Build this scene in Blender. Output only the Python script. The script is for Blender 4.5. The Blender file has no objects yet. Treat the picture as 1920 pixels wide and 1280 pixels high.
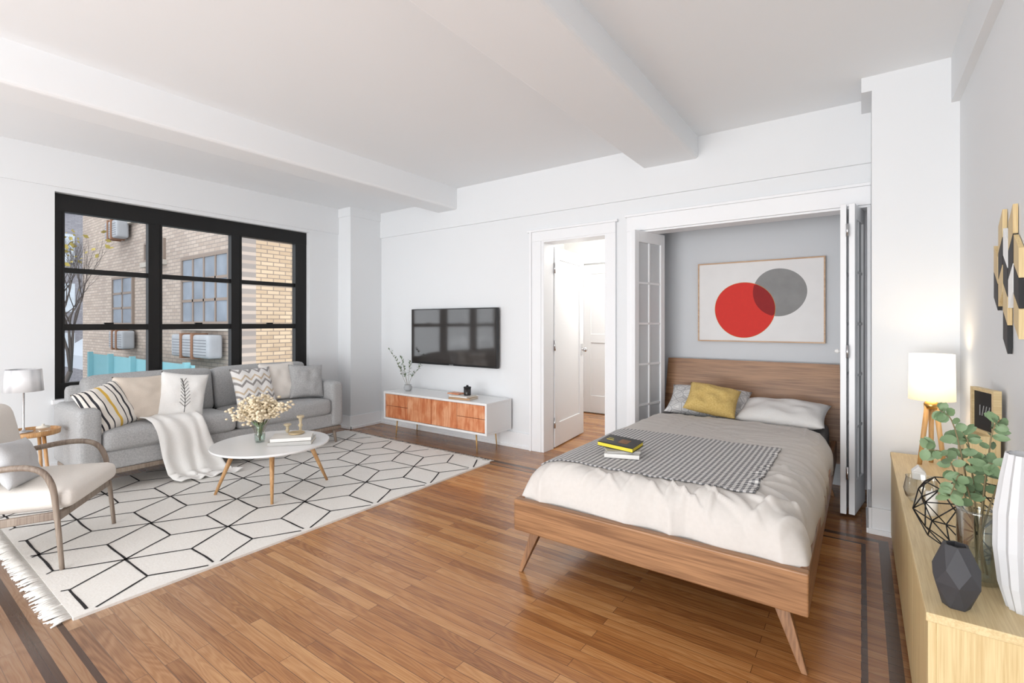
import bpy, bmesh, math, random
from mathutils import Vector, Matrix, noise
random.seed(7)
PI = math.pi
COL = bpy.context.scene.collection

# ------------------------------------------------------------------ helpers
def C(r, g, b):
    f = lambda c: (c/255/12.92) if c/255 <= .04045 else ((c/255+.055)/1.055)**2.4
    return (f(r), f(g), f(b), 1)

def nd(nt, typ, ins=None, **props):
    n = nt.nodes.new('ShaderNode'+typ)
    for k, v in props.items(): setattr(n, k, v)
    for k, v in (ins or {}).items():
        s = n.inputs[k]
        if isinstance(v, bpy.types.NodeSocket): nt.links.new(v, s)
        else: s.default_value = v
    return n

def newmat(name):
    m = bpy.data.materials.new(name); m.use_nodes = True
    nt = m.node_tree
    return m, nt, nt.nodes['Principled BSDF']

def ramp(nt, fac, stops, interp='LINEAR'):
    n = nt.nodes.new('ShaderNodeValToRGB'); n.color_ramp.interpolation = interp
    e = n.color_ramp.elements
    while len(e) > 1: e.remove(e[-1])
    e[0].position = stops[0][0]; e[0].color = stops[0][1]
    for p, c in stops[1:]:
        k = e.new(p); k.color = c
    nt.links.new(fac, n.inputs[0]); return n

def paint(name, rgb, rough=.5, metal=0, var=.05, scale=6, bump=0, bscale=60, emit=0):
    m, nt, b = newmat(name)
    tc = nd(nt, 'TexCoord')
    no = nd(nt, 'TexNoise', {'Vector': tc.outputs['Object'], 'Scale': scale, 'Detail': 3})
    c = C(*rgb)
    d = tuple(max(0, x*(1-var*2)) for x in c[:3])+(1,)
    mx = nd(nt, 'MixRGB', {'Fac': no.outputs['Fac'], 'Color1': d, 'Color2': c})
    nt.links.new(mx.outputs[0], b.inputs['Base Color'])
    b.inputs['Roughness'].default_value = rough; b.inputs['Metallic'].default_value = metal
    if bump:
        n2 = nd(nt, 'TexNoise', {'Vector': tc.outputs['Object'], 'Scale': bscale, 'Detail': 2})
        bp = nd(nt, 'Bump', {'Height': n2.outputs['Fac'], 'Strength': bump, 'Distance': .01})
        nt.links.new(bp.outputs[0], b.inputs['Normal'])
    if emit:
        nt.links.new(mx.outputs[0], b.inputs['Emission Color']); b.inputs['Emission Strength'].default_value = emit
    return m

def fabric(name, rgb, rgb2=None, scale=180, rough=.95, var=.1, bump=.25):
    m, nt, b = newmat(name)
    tc = nd(nt, 'TexCoord')
    c = C(*rgb); d = C(*rgb2) if rgb2 else tuple(x*(1-var) for x in c[:3])+(1,)
    no = nd(nt, 'TexNoise', {'Vector': tc.outputs['Object'], 'Scale': scale, 'Detail': 2})
    r = ramp(nt, no.outputs['Fac'], [(.34, d), (.66, c)])
    nt.links.new(r.outputs[0], b.inputs['Base Color']); b.inputs['Roughness'].default_value = rough
    bp = nd(nt, 'Bump', {'Height': no.outputs['Fac'], 'Strength': bump, 'Distance': .004})
    nt.links.new(bp.outputs[0], b.inputs['Normal'])
    return m

def wood(name, light, dark, axis='X', s=18, rough=.4, contrast=1.0, stretch=.06):
    m, nt, b = newmat(name)
    tc = nd(nt, 'TexCoord')
    sc = [s, s, s]; sc['XYZ'.index(axis)] = s*stretch
    mp = nd(nt, 'Mapping', {'Vector': tc.outputs['Object'], 'Scale': sc})
    no = nd(nt, 'TexNoise', {'Vector': mp.outputs[0], 'Scale': 1, 'Detail': 5, 'Distortion': .8})
    sc2 = [s*6]*3; sc2['XYZ'.index(axis)] = s*.2
    mp2 = nd(nt, 'Mapping', {'Vector': tc.outputs['Object'], 'Scale': sc2})
    n2 = nd(nt, 'TexNoise', {'Vector': mp2.outputs[0], 'Scale': 1, 'Detail': 2})
    ad = nd(nt, 'Math', {0: no.outputs['Fac'], 1: n2.outputs['Fac']}, operation='ADD')
    hf = nd(nt, 'Math', {0: ad.outputs[0], 1: .5}, operation='MULTIPLY')
    r = ramp(nt, hf.outputs[0], [(.38, C(*dark)), (.60, C(*light))])
    nt.links.new(r.outputs[0], b.inputs['Base Color']); b.inputs['Roughness'].default_value = rough
    return m

def glass(name, tint=(1, 1, 1, 1), fac=.12, rough=.02, sheen_mix=0):
    m = bpy.data.materials.new(name); m.use_nodes = True; nt = m.node_tree; nt.nodes.clear()
    out = nd(nt, 'OutputMaterial'); t = nd(nt, 'BsdfTransparent', {'Color': tint})
    g = nd(nt, 'BsdfGlossy', {'Roughness': rough}); lw = nd(nt, 'LayerWeight', {'Blend': .35})
    mu = nd(nt, 'Math', {0: lw.outputs['Facing'], 1: fac*3}, operation='MULTIPLY')
    ad = nd(nt, 'Math', {0: mu.outputs[0], 1: fac*.3}, operation='ADD')
    base = t.outputs[0]
    if sheen_mix:
        df = nd(nt, 'BsdfDiffuse', {'Color': (.93, .95, .97, 1)})
        base = nd(nt, 'MixShader', {0: sheen_mix, 1: base, 2: df.outputs[0]}).outputs[0]
    mx = nd(nt, 'MixShader', {0: ad.outputs[0], 1: base, 2: g.outputs[0]})
    nt.links.new(mx.outputs[0], out.inputs[0]); return m

class MB:
    def __init__(s): s.v = []; s.f = []; s.m = []; s.s = []
    def add(s, vs, fs, mi=0, sm=False):
        o = len(s.v); s.v += [tuple(v) for v in vs]
        for f in fs: s.f.append([i+o for i in f]); s.m.append(mi); s.s.append(sm)
        return s
    def box(s, x0, x1, y0, y1, z0, z1, mi=0):
        v = [(x, y, z) for x in (x0, x1) for y in (y0, y1) for z in (z0, z1)]
        return s.add(v, [(0,1,3,2),(4,6,7,5),(0,4,5,1),(2,3,7,6),(0,2,6,4),(1,5,7,3)], mi)
    def obox(s, c, hx, hy, hz, rot=None, mi=0):
        R = rot or Matrix.Identity(3)
        v = [Vector(c)+R @ Vector((x, y, z)) for x in (-hx, hx) for y in (-hy, hy) for z in (-hz, hz)]
        return s.add(v, [(0,1,3,2),(4,6,7,5),(0,4,5,1),(2,3,7,6),(0,2,6,4),(1,5,7,3)], mi)
    def cyl(s, p0, p1, r0, r1=None, n=16, mi=0):
        return s.tube([p0, p1], [r0, r0 if r1 is None else r1], n, mi)
    def tube(s, pts, r, n=10, mi=0, flat=1.0):
        pts = [Vector(p) for p in pts]; k = len(pts)
        if not isinstance(r, (list, tuple)): r = [r]*k
        vs = []; up = None
        for i, p in enumerate(pts):
            d = (pts[min(i+1, k-1)]-pts[max(i-1, 0)]).normalized()
            if up is None: up = Vector((0, 0, 1)) if abs(d.z) < .9 else Vector((1, 0, 0))
            a = d.cross(up).normalized(); b = a.cross(d).normalized(); up = b
            for j in range(n):
                t = 2*PI*j/n; vs.append(p+(a*math.cos(t)*flat+b*math.sin(t))*r[i])
        fs = [(i*n+j, i*n+(j+1) % n, (i+1)*n+(j+1) % n, (i+1)*n+j) for i in range(k-1) for j in range(n)]
        s.add(vs, fs, mi, True)
        s.add(vs[:n], [tuple(range(n))], mi); s.add(vs[-n:], [tuple(range(n))], mi)
        return s
    def lathe(s, prof, c=(0, 0), n=32, mi=0, sm=True, sx=1, sy=1, cap=True):
        vs = [(c[0]+r*sx*math.cos(2*PI*j/n), c[1]+r*sy*math.sin(2*PI*j/n), z) for r, z in prof for j in range(n)]
        k = len(prof)
        s.add(vs, [(i*n+j, i*n+(j+1) % n, (i+1)*n+(j+1) % n, (i+1)*n+j) for i in range(k-1) for j in range(n)], mi, sm)
        if cap:
            s.add(vs[:n], [tuple(range(n))], mi); s.add(vs[-n:], [tuple(range(n))], mi)
        return s
    def ball(s, c, r, n=8, mi=0, sz=1.0):
        vs = []; fs = []; k = max(4, n//2)
        for i in range(1, k):
            a = PI*i/k
            for j in range(n):
                t = 2*PI*j/n; vs.append((c[0]+r*math.sin(a)*math.cos(t), c[1]+r*math.sin(a)*math.sin(t), c[2]+r*math.cos(a)*sz))
        top = len(vs); vs += [(c[0], c[1], c[2]+r*sz), (c[0], c[1], c[2]-r*sz)]
        for i in range(k-2):
            for j in range(n): fs.append((i*n+j, i*n+(j+1) % n, (i+1)*n+(j+1) % n, (i+1)*n+j))
        for j in range(n):
            fs.append((top, (j+1) % n, j)); fs.append((top+1, (k-2)*n+j, (k-2)*n+(j+1) % n))
        return s.add(vs, fs, mi, True)
    def soft(s, x0, x1, y0, y1, z0, z1, r=.03, bulge=(0, 0, 0), n=12, mi=0, wob=0):
        h = Vector(((x1-x0)/2, (y1-y0)/2, (z1-z0)/2)); c = Vector(((x0+x1)/2, (y0+y1)/2, (z0+z1)/2))
        r = min(r, *h)
        def m(p):
            q = Vector((p[0]*h.x, p[1]*h.y, p[2]*h.z))
            cl = Vector([max(-(h[i]-r), min(h[i]-r, q[i])) for i in range(3)])
            d = q-cl; L = d.length
            o = cl+d/L*r if L > 1e-9 else q
            w = [1-p[i]**2 for i in range(3)]
            for i in range(3):
                o[i] += bulge[i]*p[i]*w[(i+1) % 3]*w[(i+2) % 3]
            o += c
            if wob: o += Vector((0, 0, 1))*wob*noise.noise(o*7)
            return o
        ts = [math.sin(PI/2*(2*i/n-1)) for i in range(n+1)]
        for ax in range(3):
            for sg in (-1, 1):
                vs = []
                for a in ts:
                    for b in ts:
                        p = [0, 0, 0]; p[ax] = sg; p[(ax+1) % 3] = a; p[(ax+2) % 3] = b; vs.append(m(p))
                s.add(vs, [(i*(n+1)+j, (i+1)*(n+1)+j, (i+1)*(n+1)+j+1, i*(n+1)+j+1) for i in range(n) for j in range(n)], mi, True)
        return s
    def grid(s, fn, nu, nv, mi=0, sm=True):
        vs = [fn(i/nu, j/nv) for i in range(nu+1) for j in range(nv+1)]
        return s.add(vs, [(i*(nv+1)+j, (i+1)*(nv+1)+j, (i+1)*(nv+1)+j+1, i*(nv+1)+j+1) for i in range(nu) for j in range(nv)], mi, sm)
    def prism(s, poly, fn, t0, t1, mi=0):
        n = len(poly); a = [fn(p[0], p[1], t0) for p in poly]; b = [fn(p[0], p[1], t1) for p in poly]
        return s.add(a+b, [tuple(range(n)), tuple(range(n, 2*n))]+[(i, (i+1) % n, n+(i+1) % n, n+i) for i in range(n)], mi)
    def build(s, name, mats, parent=None, bevel=0, loc=(0, 0, 0), rot=(0, 0, 0), solid=0, keep=False):
        me = bpy.data.meshes.new(name); me.from_pydata(s.v, [], s.f)
        if not isinstance(mats, (list, tuple)): mats = [mats]
        for m in mats: me.materials.append(m)
        me.polygons.foreach_set('material_index', s.m); me.polygons.foreach_set('use_smooth', s.s)
        bm = bmesh.new(); bm.from_mesh(me)
        if any(s.s): bmesh.ops.remove_doubles(bm, verts=bm.verts, dist=1e-5)
        if not keep: bmesh.ops.recalc_face_normals(bm, faces=bm.faces)
        bm.to_mesh(me); bm.free()
        o = bpy.data.objects.new(name, me); COL.objects.link(o); o.location = loc; o.rotation_euler = rot
        if parent: o.parent = parent
        if solid:
            md = o.modifiers.new('s', 'SOLIDIFY'); md.thickness = solid; md.offset = 0
        if bevel:
            md = o.modifiers.new('b', 'BEVEL'); md.width = bevel; md.segments = 3; md.limit_method = 'ANGLE'; md.angle_limit = .7
        return o

def tag(o, label=None, cat=None, group=None, kind=None):
    if label: o['label'] = label
    if cat: o['category'] = cat
    if group: o['group'] = group
    if kind: o['kind'] = kind
    return o
def thing(name, label, cat, loc=(0, 0, 0), rotz=0, group=None, rot=None):
    o = bpy.data.objects.new(name, None); COL.objects.link(o); o.empty_display_size = .05
    o.location = loc; o.rotation_euler = rot or (0, 0, rotz)
    return tag(o, label, cat, group)
def struct(o, label=None):
    return tag(o, label, None, None, 'structure')

# ------------------------------------------------------------------ camera (level, 17 mm, slight shift)
H = 1.22
cam = bpy.data.cameras.new('camera'); co = bpy.data.objects.new('camera', cam); COL.objects.link(co)
co.location = (0, 0, H); co.rotation_euler = (PI/2, 0, math.radians(35.68))
cam.sensor_width = 36; cam.lens = 36*912/1920; cam.shift_y = -35/1920; cam.clip_start = .02
bpy.context.scene.camera = co
bpy.context.scene.view_settings.view_transform = 'Standard'
bpy.context.scene.view_settings.look = 'None'

# ------------------------------------------------------------------ materials
white = paint('wall_paint', (236, 238, 240), .7, var=.01, scale=2)
ceilw = paint('ceiling_paint', (246, 248, 250), .8, var=.01, scale=2)
trimw = paint('trim_paint', (245, 246, 248), .35, var=.01, scale=3)
greyw = paint('closet_paint', (216, 219, 223), .7, var=.01, scale=2)
cream = paint('hall_paint', (246, 246, 244), .7, var=.01)
blackf = paint('black_window_paint', (6, 6, 7), .5, var=.1)
pane = glass('window_glass', fac=.03)
clear = glass('clear_glass', (.96, .98, .98, 1), .16)
doorglass = glass('door_glass', (.98, .99, 1, 1), .04, .35, sheen_mix=.55)  # white diffuse mixed in stands for light reflected on the panes
brass = paint('brass', (214, 172, 104), .3, 1, var=.05)
chrome = paint('chrome', (210, 210, 212), .2, 1)
oak = wood('oak_leg', (210, 166, 116), (182, 134, 86), 'Z', 30, .45)
walnut_x = wood('walnut_x', (168, 124, 86), (124, 86, 56), 'X', 22, .4)
walnut_y = wood('walnut_y', (158, 114, 78), (114, 78, 52), 'Y', 22, .4)
walnut_z = wood('walnut_z', (160, 118, 84), (118, 84, 58), 'Z', 22, .4)
greywood = wood('grey_brown_wood', (158, 144, 130), (124, 108, 96), 'Z', 24, .5)
ash = wood('ash_sideboard', (224, 202, 154), (206, 178, 128), 'Z', 40, .5, stretch=.04)
ash_y = wood('ash_top', (228, 206, 160), (210, 184, 136), 'Y', 40, .45, stretch=.04)
gloss_white = paint('gloss_white', (240, 240, 240), .25, var=.01)
greyfab = fabric('sofa_grey', (188, 188, 188), (168, 168, 169), 120, bump=.3)
dgrey = fabric('dark_grey_sheet', (112, 110, 110))
creamfab = fabric('cream_fabric', (238, 232, 225), var=.04)
whitefab = fabric('white_fabric', (242, 240, 237), var=.04)
beigefab = fabric('beige_fabric', (230, 217, 203), var=.05)
ltgrey = fabric('light_grey_fabric', (206, 207, 209), var=.05)
yellowf = fabric('mustard_fabric', (218, 190, 122), (202, 170, 100), 100)
duvetm = fabric('duvet_cotton', (212, 207, 202), (209, 204, 199), 60, .85, bump=.05)
black = paint('matt_black', (28, 28, 30), .55, var=.15)
blackwire = paint('black_wire', (12, 12, 12), .5)
pages = paint('book_pages', (236, 230, 216), .8)
green = paint('leaf_green', (136, 164, 122), .5, var=.22, scale=25)
stemm = paint('stem_brown', (134, 120, 88), .7)
blossom = paint('blossom_cream', (250, 234, 204), .7, var=.06, scale=60)

def patchy():
    m, nt, b = newmat('patchy_orange_wood'); tc = nd(nt, 'TexCoord')
    mp = nd(nt, 'Mapping', {'Vector': tc.outputs['Object'], 'Scale': (30, 30, 3.5)})
    n1 = nd(nt, 'TexNoise', {'Vector': mp.outputs[0], 'Scale': 1, 'Detail': 5, 'Distortion': 1.0})
    mp2 = nd(nt, 'Mapping', {'Vector': tc.outputs['Object'], 'Scale': (7, 7, 5)})
    n2 = nd(nt, 'TexNoise', {'Vector': mp2.outputs[0], 'Scale': 1, 'Detail': 3, 'Distortion': 1})
    a = nd(nt, 'Math', {0: n1.outputs['Fac'], 1: n2.outputs['Fac']}, operation='ADD'); a = nd(nt, 'Math', {0: a.outputs[0], 1: .5}, operation='MULTIPLY')
    r = ramp(nt, a.outputs[0], [(.36, C(192, 106, 66)), (.48, C(212, 134, 90)), (.62, C(232, 172, 132))])
    nt.links.new(r.outputs[0], b.inputs['Base Color']); b.inputs['Roughness'].default_value = .35
    return m
rosewood = patchy()

def floor_mat():
    m, nt, b = newmat('strip_oak_floor')
    tc = nd(nt, 'TexCoord')
    br = nd(nt, 'TexBrick', {'Vector': tc.outputs['Object'], 'Color1': (0, 0, 0, 1), 'Color2': (1, 1, 1, 1), 'Mortar': (.5, .5, .5, 1), 'Scale': 1.0, 'Mortar Size': .0011, 'Mortar Smooth': .3, 'Bias': 0, 'Brick Width': .85, 'Row Height': .049}, offset=.37, offset_frequency=2)
    sx = nd(nt, 'SeparateXYZ', {0: tc.outputs['Object']})
    off = nd(nt, 'Math', {0: br.outputs['Color'], 1: 37.0}, operation='MULTIPLY')
    gx = nd(nt, 'Math', {0: sx.outputs[0], 1: 1.2}, operation='MULTIPLY')
    gy = nd(nt, 'Math', {0: sx.outputs[1], 1: 12.0}, operation='MULTIPLY')
    cb = nd(nt, 'CombineXYZ', {0: gx.outputs[0], 1: gy.outputs[0], 2: off.outputs[0]})
    g1 = nd(nt, 'TexNoise', {'Vector': cb.outputs[0], 'Scale': 1.0, 'Detail': 2, 'Distortion': .5})
    wv = nd(nt, 'Math', {0: g1.outputs['Fac'], 1: 95.0}, operation='MULTIPLY')
    sn = nd(nt, 'Math', {0: wv.outputs[0]}, operation='SINE')
    s2 = nd(nt, 'Math', {0: sn.outputs[0], 1: .06}, operation='MULTIPLY')
    fx = nd(nt, 'Math', {0: sx.outputs[0], 1: 7.0}, operation='MULTIPLY'); fy = nd(nt, 'Math', {0: sx.outputs[1], 1: 260.0}, operation='MULTIPLY')
    fc = nd(nt, 'CombineXYZ', {0: fx.outputs[0], 1: fy.outputs[0], 2: off.outputs[0]})
    g2 = nd(nt, 'TexNoise', {'Vector': fc.outputs[0], 'Scale': 1.0, 'Detail': 2})
    f2 = nd(nt, 'Math', {0: g2.outputs['Fac'], 1: .34}, operation='MULTIPLY')
    a = nd(nt, 'Math', {0: br.outputs['Color'], 1: .32}, operation='MULTIPLY')
    b1 = nd(nt, 'Math', {0: g1.outputs['Fac'], 1: .3}, operation='MULTIPLY')
    c1 = nd(nt, 'Math', {0: a.outputs[0], 1: b1.outputs[0]}, operation='ADD')
    c2 = nd(nt, 'Math', {0: c1.outputs[0], 1: s2.outputs[0]}, operation='ADD')
    c2 = nd(nt, 'Math', {0: c2.outputs[0], 1: f2.outputs[0]}, operation='ADD')
    r = ramp(nt, c2.outputs[0], [(.20, C(130, 80, 44)), (.48, C(182, 124, 72)), (.78, C(214, 162, 106))])
    jm = nd(nt, 'MixRGB', {'Fac': br.outputs['Fac'], 'Color1': r.outputs[0], 'Color2': C(88, 56, 32)})
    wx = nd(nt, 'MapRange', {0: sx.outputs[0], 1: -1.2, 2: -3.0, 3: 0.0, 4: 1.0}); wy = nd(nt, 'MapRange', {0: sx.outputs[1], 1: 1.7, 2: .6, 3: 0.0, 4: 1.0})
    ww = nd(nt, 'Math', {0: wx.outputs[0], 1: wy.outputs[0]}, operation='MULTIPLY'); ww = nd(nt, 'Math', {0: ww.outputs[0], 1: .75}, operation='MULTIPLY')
    sheen_col = ramp(nt, c2.outputs[0], [(.2, C(118, 98, 82)), (.7, C(176, 156, 138))])
    jm = nd(nt, 'MixRGB', {'Fac': ww.outputs[0], 'Color1': jm.outputs[0], 'Color2': sheen_col.outputs[0]})  # greyish window sheen painted into the colour of the near-left boards
    ax = nd(nt, 'Math', {0: sx.outputs[0], 1: 2.21}, operation='ADD'); ax = nd(nt, 'Math', {0: ax.outputs[0]}, operation='ABSOLUTE')
    ax = nd(nt, 'Math', {0: ax.outputs[0], 1: 2.31}, operation='SUBTRACT')
    ay = nd(nt, 'Math', {0: sx.outputs[1], 1: 1.92}, operation='SUBTRACT'); ay = nd(nt, 'Math', {0: ay.outputs[0]}, operation='ABSOLUTE')
    ay = nd(nt, 'Math', {0: ay.outputs[0], 1: 1.48}, operation='SUBTRACT')
    d = nd(nt, 'Math', {0: ax.outputs[0], 1: ay.outputs[0]}, operation='MAXIMUM')
    def band(c, w):
        q = nd(nt, 'Math', {0: d.outputs[0], 1: c}, operation='SUBTRACT'); q = nd(nt, 'Math', {0: q.outputs[0]}, operation='ABSOLUTE')
        return nd(nt, 'Math', {0: q.outputs[0], 1: w}, operation='LESS_THAN').outputs[0]
    b2 = nd(nt, 'Math', {0: band(0, .022), 1: band(-.09, .010)}, operation='MAXIMUM')
    out = nd(nt, 'Math', {0: d.outputs[0], 1: -.1}, operation='GREATER_THAN')
    inhall = nd(nt, 'Math', {0: sx.outputs[1], 1: 3.95}, operation='LESS_THAN')
    out = nd(nt, 'Math', {0: out.outputs[0], 1: inhall.outputs[0]}, operation='MULTIPLY')
    of = nd(nt, 'Math', {0: out.outputs[0], 1: .45}, operation='MULTIPLY')
    k1 = nd(nt, 'MixRGB', {'Fac': of.outputs[0], 'Color1': jm.outputs[0], 'Color2': C(122, 84, 58)})
    bf = nd(nt, 'Math', {0: b2.outputs[0], 1: .85}, operation='MULTIPLY')
    k2 = nd(nt, 'MixRGB', {'Fac': bf.outputs[0], 'Color1': k1.outputs[0], 'Color2': C(60, 46, 42)})
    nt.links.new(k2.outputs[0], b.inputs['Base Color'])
    b.inputs['Roughness'].default_value = .23; b.inputs['Specular IOR Level'].default_value = .7
    hh = nd(nt, 'Math', {0: g2.outputs['Fac'], 1: -.15}, operation='MULTIPLY'); hh = nd(nt, 'Math', {0: br.outputs['Fac'], 1: hh.outputs[0]}, operation='ADD')
    bp = nd(nt, 'Bump', {'Height': hh.outputs[0], 'Strength': .3, 'Distance': -.002})
    nt.links.new(bp.outputs[0], b.inputs['Normal'])
    return m

def brick_mat(name, axis, c1, c2, mortar, glow=0):
    m, nt, b = newmat(name)
    tc = nd(nt, 'TexCoord'); s = nd(nt, 'SeparateXYZ', {0: tc.outputs['Object']})
    cb = nd(nt, 'CombineXYZ', {0: s.outputs[axis], 1: s.outputs[2], 2: 0})
    br = nd(nt, 'TexBrick', {'Vector': cb.outputs[0], 'Color1': C(*c1), 'Color2': C(*c2), 'Mortar': C(*mortar), 'Scale': 1.0, 'Mortar Size': .010, 'Brick Width': .27, 'Row Height': .088})
    no = nd(nt, 'TexNoise', {'Vector': cb.outputs[0], 'Scale': .6, 'Detail': 4})
    rr = ramp(nt, no.outputs['Fac'], [(.3, (.82, .82, .84, 1)), (.7, (1, 1, 1, 1))])
    mx = nd(nt, 'MixRGB', {'Fac': 1.0, 'Color1': br.outputs[0], 'Color2': rr.outputs[0]}, blend_type='MULTIPLY')
    nt.links.new(mx.outputs[0], b.inputs['Base Color']); b.inputs['Roughness'].default_value = .9
    return m

# ------------------------------------------------------------------ room shell
ZC = 2.655; YR = -4.2
struct(MB().box(-5.3, .6, YR, 6.2, -.06, 0).build('floor', floor_mat()))
c = struct(MB().box(-3.6, .6, YR, 3.9, ZC, ZC+.1).box(-5.2, -3.6, YR, 3.9, 2.55, ZC+.1).build('ceiling', ceilw))
MB().box(-3.80, -3.51, YR, 3.9, 2.43, ZC+.04).build('beam', ceilw, c, .022)
MB().box(-1.46, -1.02, YR, 3.9, 2.487, ZC+.04).build('beam', ceilw, c, .022)
b = MB()
b.box(-5.15, -2.43, 3.9, 4.03, 0, ZC).box(-2.43, -1.78, 3.9, 4.03, 1.99, ZC).box(-1.78, -1.53, 3.9, 4.03, 0, ZC)
b.box(-1.53, .05, 3.9, 4.03, 1.98, ZC).box(.05, .6, 3.9, 4.03, 0, ZC)
b.box(-4.765, .37, 3.88, 3.9, 2.25, ZC)
struct(b.build('wall_back', white))
b = MB()
b.box(-5.2, -5.0, YR, .98, 0, ZC).box(-5.2, -5.0, 3.09, 4.03, 0, ZC).box(-5.2, -5.0, .98, 3.09, 0, .63).box(-5.2, -5.0, .98, 3.09, 2.225, ZC)
b.box(-5.0, -4.985, YR, 3.457, 2.26, 2.56)
b.box(-5.0, -4.765, 3.457, 3.9, 0, ZC).box(-5.0, -4.755, 3.447, 3.9, 2.45, ZC)
struct(b.build('wall_left', white))
b = MB()
b.box(.43, .6, YR, 3.9, 0, ZC).box(.05, .43, 3.52, 3.9, 0, ZC).box(.395, .43, YR, 3.52, 2.41, ZC)
b.box(.0, .05, 3.52, 3.9, 2.57, ZC)
struct(b.build('wall_right', white))
struct(MB().box(-5.2, .6, YR-.15, YR, 0, ZC).build('wall_rear', white))
b = MB().box(-1.64, -1.54, 4.03, 4.5, 0, 2.3).box(-1.64, .2, 4.4, 4.5, 0, 2.3).box(.08, .2, 4.03, 4.4, 0, 2.3).box(-1.64, .2, 4.03, 4.5, 2.3, 2.35)
struct(b.build('wall_closet', greyw))
b = MB().box(-3.5, -3.4, 4.03, 6.1, 0, 2.5).box(-3.5, -1.64, 6.0, 6.1, 0, 2.5).box(-1.74, -1.64, 4.03, 6.0, 0, 2.5).box(-3.5, -1.64, 4.03, 6.1, 2.4, 2.5)
struct(b.build('wall_hall', cream))

def baseb(b, x0, x1, y0, y1, dx, dy, h=.15):
    t = .016
    b.box(min(x0, x0+dx*t) if dx else x0, max(x1, x1+dx*t) if dx else x1, min(y0, y0+dy*t) if dy else y0, max(y1, y1+dy*t) if dy else y1, 0, h)
    t = .026
    b.box(min(x0, x0+dx*t) if dx else x0, max(x1, x1+dx*t) if dx else x1, min(y0, y0+dy*t) if dy else y0, max(y1, y1+dy*t) if dy else y1, 0, .03)
b = MB(); baseb(b, -4.765, -2.58, 3.9, 3.9, 0, -1); baseb(b, -1.70, -1.60, 3.9, 3.9, 0, -1)
struct(b.build('baseboard_back', trimw, bevel=.003))
b = MB(); baseb(b, -4.765, -4.765, 3.457, 3.884, 1, 0); baseb(b, -5.0, -4.749, 3.457, 3.457, 0, -1); baseb(b, -5.0, -5.0, YR, 3.44, 1, 0)
struct(b.build('baseboard_left', trimw, bevel=.003))
b = MB(); baseb(b, .034, .43, 3.52, 3.52, 0, -1); baseb(b, .05, .05, 3.50, 3.9, -1, 0); baseb(b, .43, .43, YR, 3.5, -1, 0)
struct(b.build('baseboard_right', trimw, bevel=.003))

b = MB()
for x0, x1 in ((-2.58, -2.45), (-1.78, -1.70)): b.box(x0, x1, 3.875, 3.9, 0, 1.99)
b.box(-2.58, -1.70, 3.875, 3.9, 1.99, 2.08).box(-2.60, -1.68, 3.865, 3.9, 2.08, 2.10)
b.box(-2.45, -2.42, 3.88, 4.06, 0, 2.0).box(-1.80, -1.77, 3.88, 4.06, 0, 2.0).box(-2.42, -1.80, 3.88, 4.06, 1.975, 2.0)
b.box(-2.575, -2.55, 3.862, 3.875, 0, 2.08)
struct(b.build('trim_1', trimw, bevel=.003))
b = MB()
b.box(-1.595, -1.53, 3.865, 3.9, 0, 1.98).box(-1.595, .05, 3.865, 3.9, 1.98, 2.10).box(-1.61, .05, 3.855, 3.9, 2.10, 2.12)
b.box(-1.545, -1.52, 3.88, 4.04, 0, 1.965).box(-1.53, .05, 3.88, 4.04, 1.965, 1.98).box(.03, .05, 3.88, 4.04, 0, 1.965)
struct(b.build('trim_2', trimw, bevel=.003))

def panel_door(name, loc, rotz, w=.76, h=1.96, panels=1):
    d = bpy.data.objects.new(name, None); COL.objects.link(d); d.location = loc; d.rotation_euler = (0, 0, rotz); struct(d)
    b = MB()
    b.box(0, .11, -.02, .02, .01, h).box(w-.11, w, -.02, .02, .01, h).box(.11, w-.11, -.02, .02, h-.12, h).box(.11, w-.11, -.02, .02, .01, .24)
    if panels == 2: b.box(.11, w-.11, -.02, .02, .95, 1.07)
    b.box(.1, w-.1, -.008, .008, .2, h-.1)
    b.build('door_leaf', trimw, d, .004)
    k = MB(); 
    for s in (-1, 1):
        k.cyl((w-.06, 0, .93), (w-.06, s*.05, .93), .009); k.ball((w-.06, s*.06, .93), .026, 14)
        k.obox((w-.06, s*.022, .93), .025, .004, .06)
    k.build('door_knob', chrome, d)
    hg = MB()
    for z in (.25, 1.0, 1.75): hg.cyl((-.008, -.022, z-.05), (-.008, -.022, z+.05), .009)
    hg.build('hinge', chrome, d)
    return d
panel_door('door_1', (-2.435, 4.075, 0), math.radians(96))
panel_door('door_4', (-3.08, 5.985, 0), 0, .72, 2.0, 2)
b = MB().box(-3.17, -3.09, 5.95, 6.0, 0, 2.02).box(-2.35, -2.27, 5.95, 6.0, 0, 2.02).box(-3.17, -2.27, 5.95, 6.0, 2.02, 2.13)
b.box(-3.4, -3.17, 5.98, 6.0, 0, .14).box(-2.27, -1.74, 5.98, 6.0, 0, .14).box(-3.4, -3.385, 4.03, 5.98, 0, .14)
struct(b.build('trim_3', trimw, bevel=.003))

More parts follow.
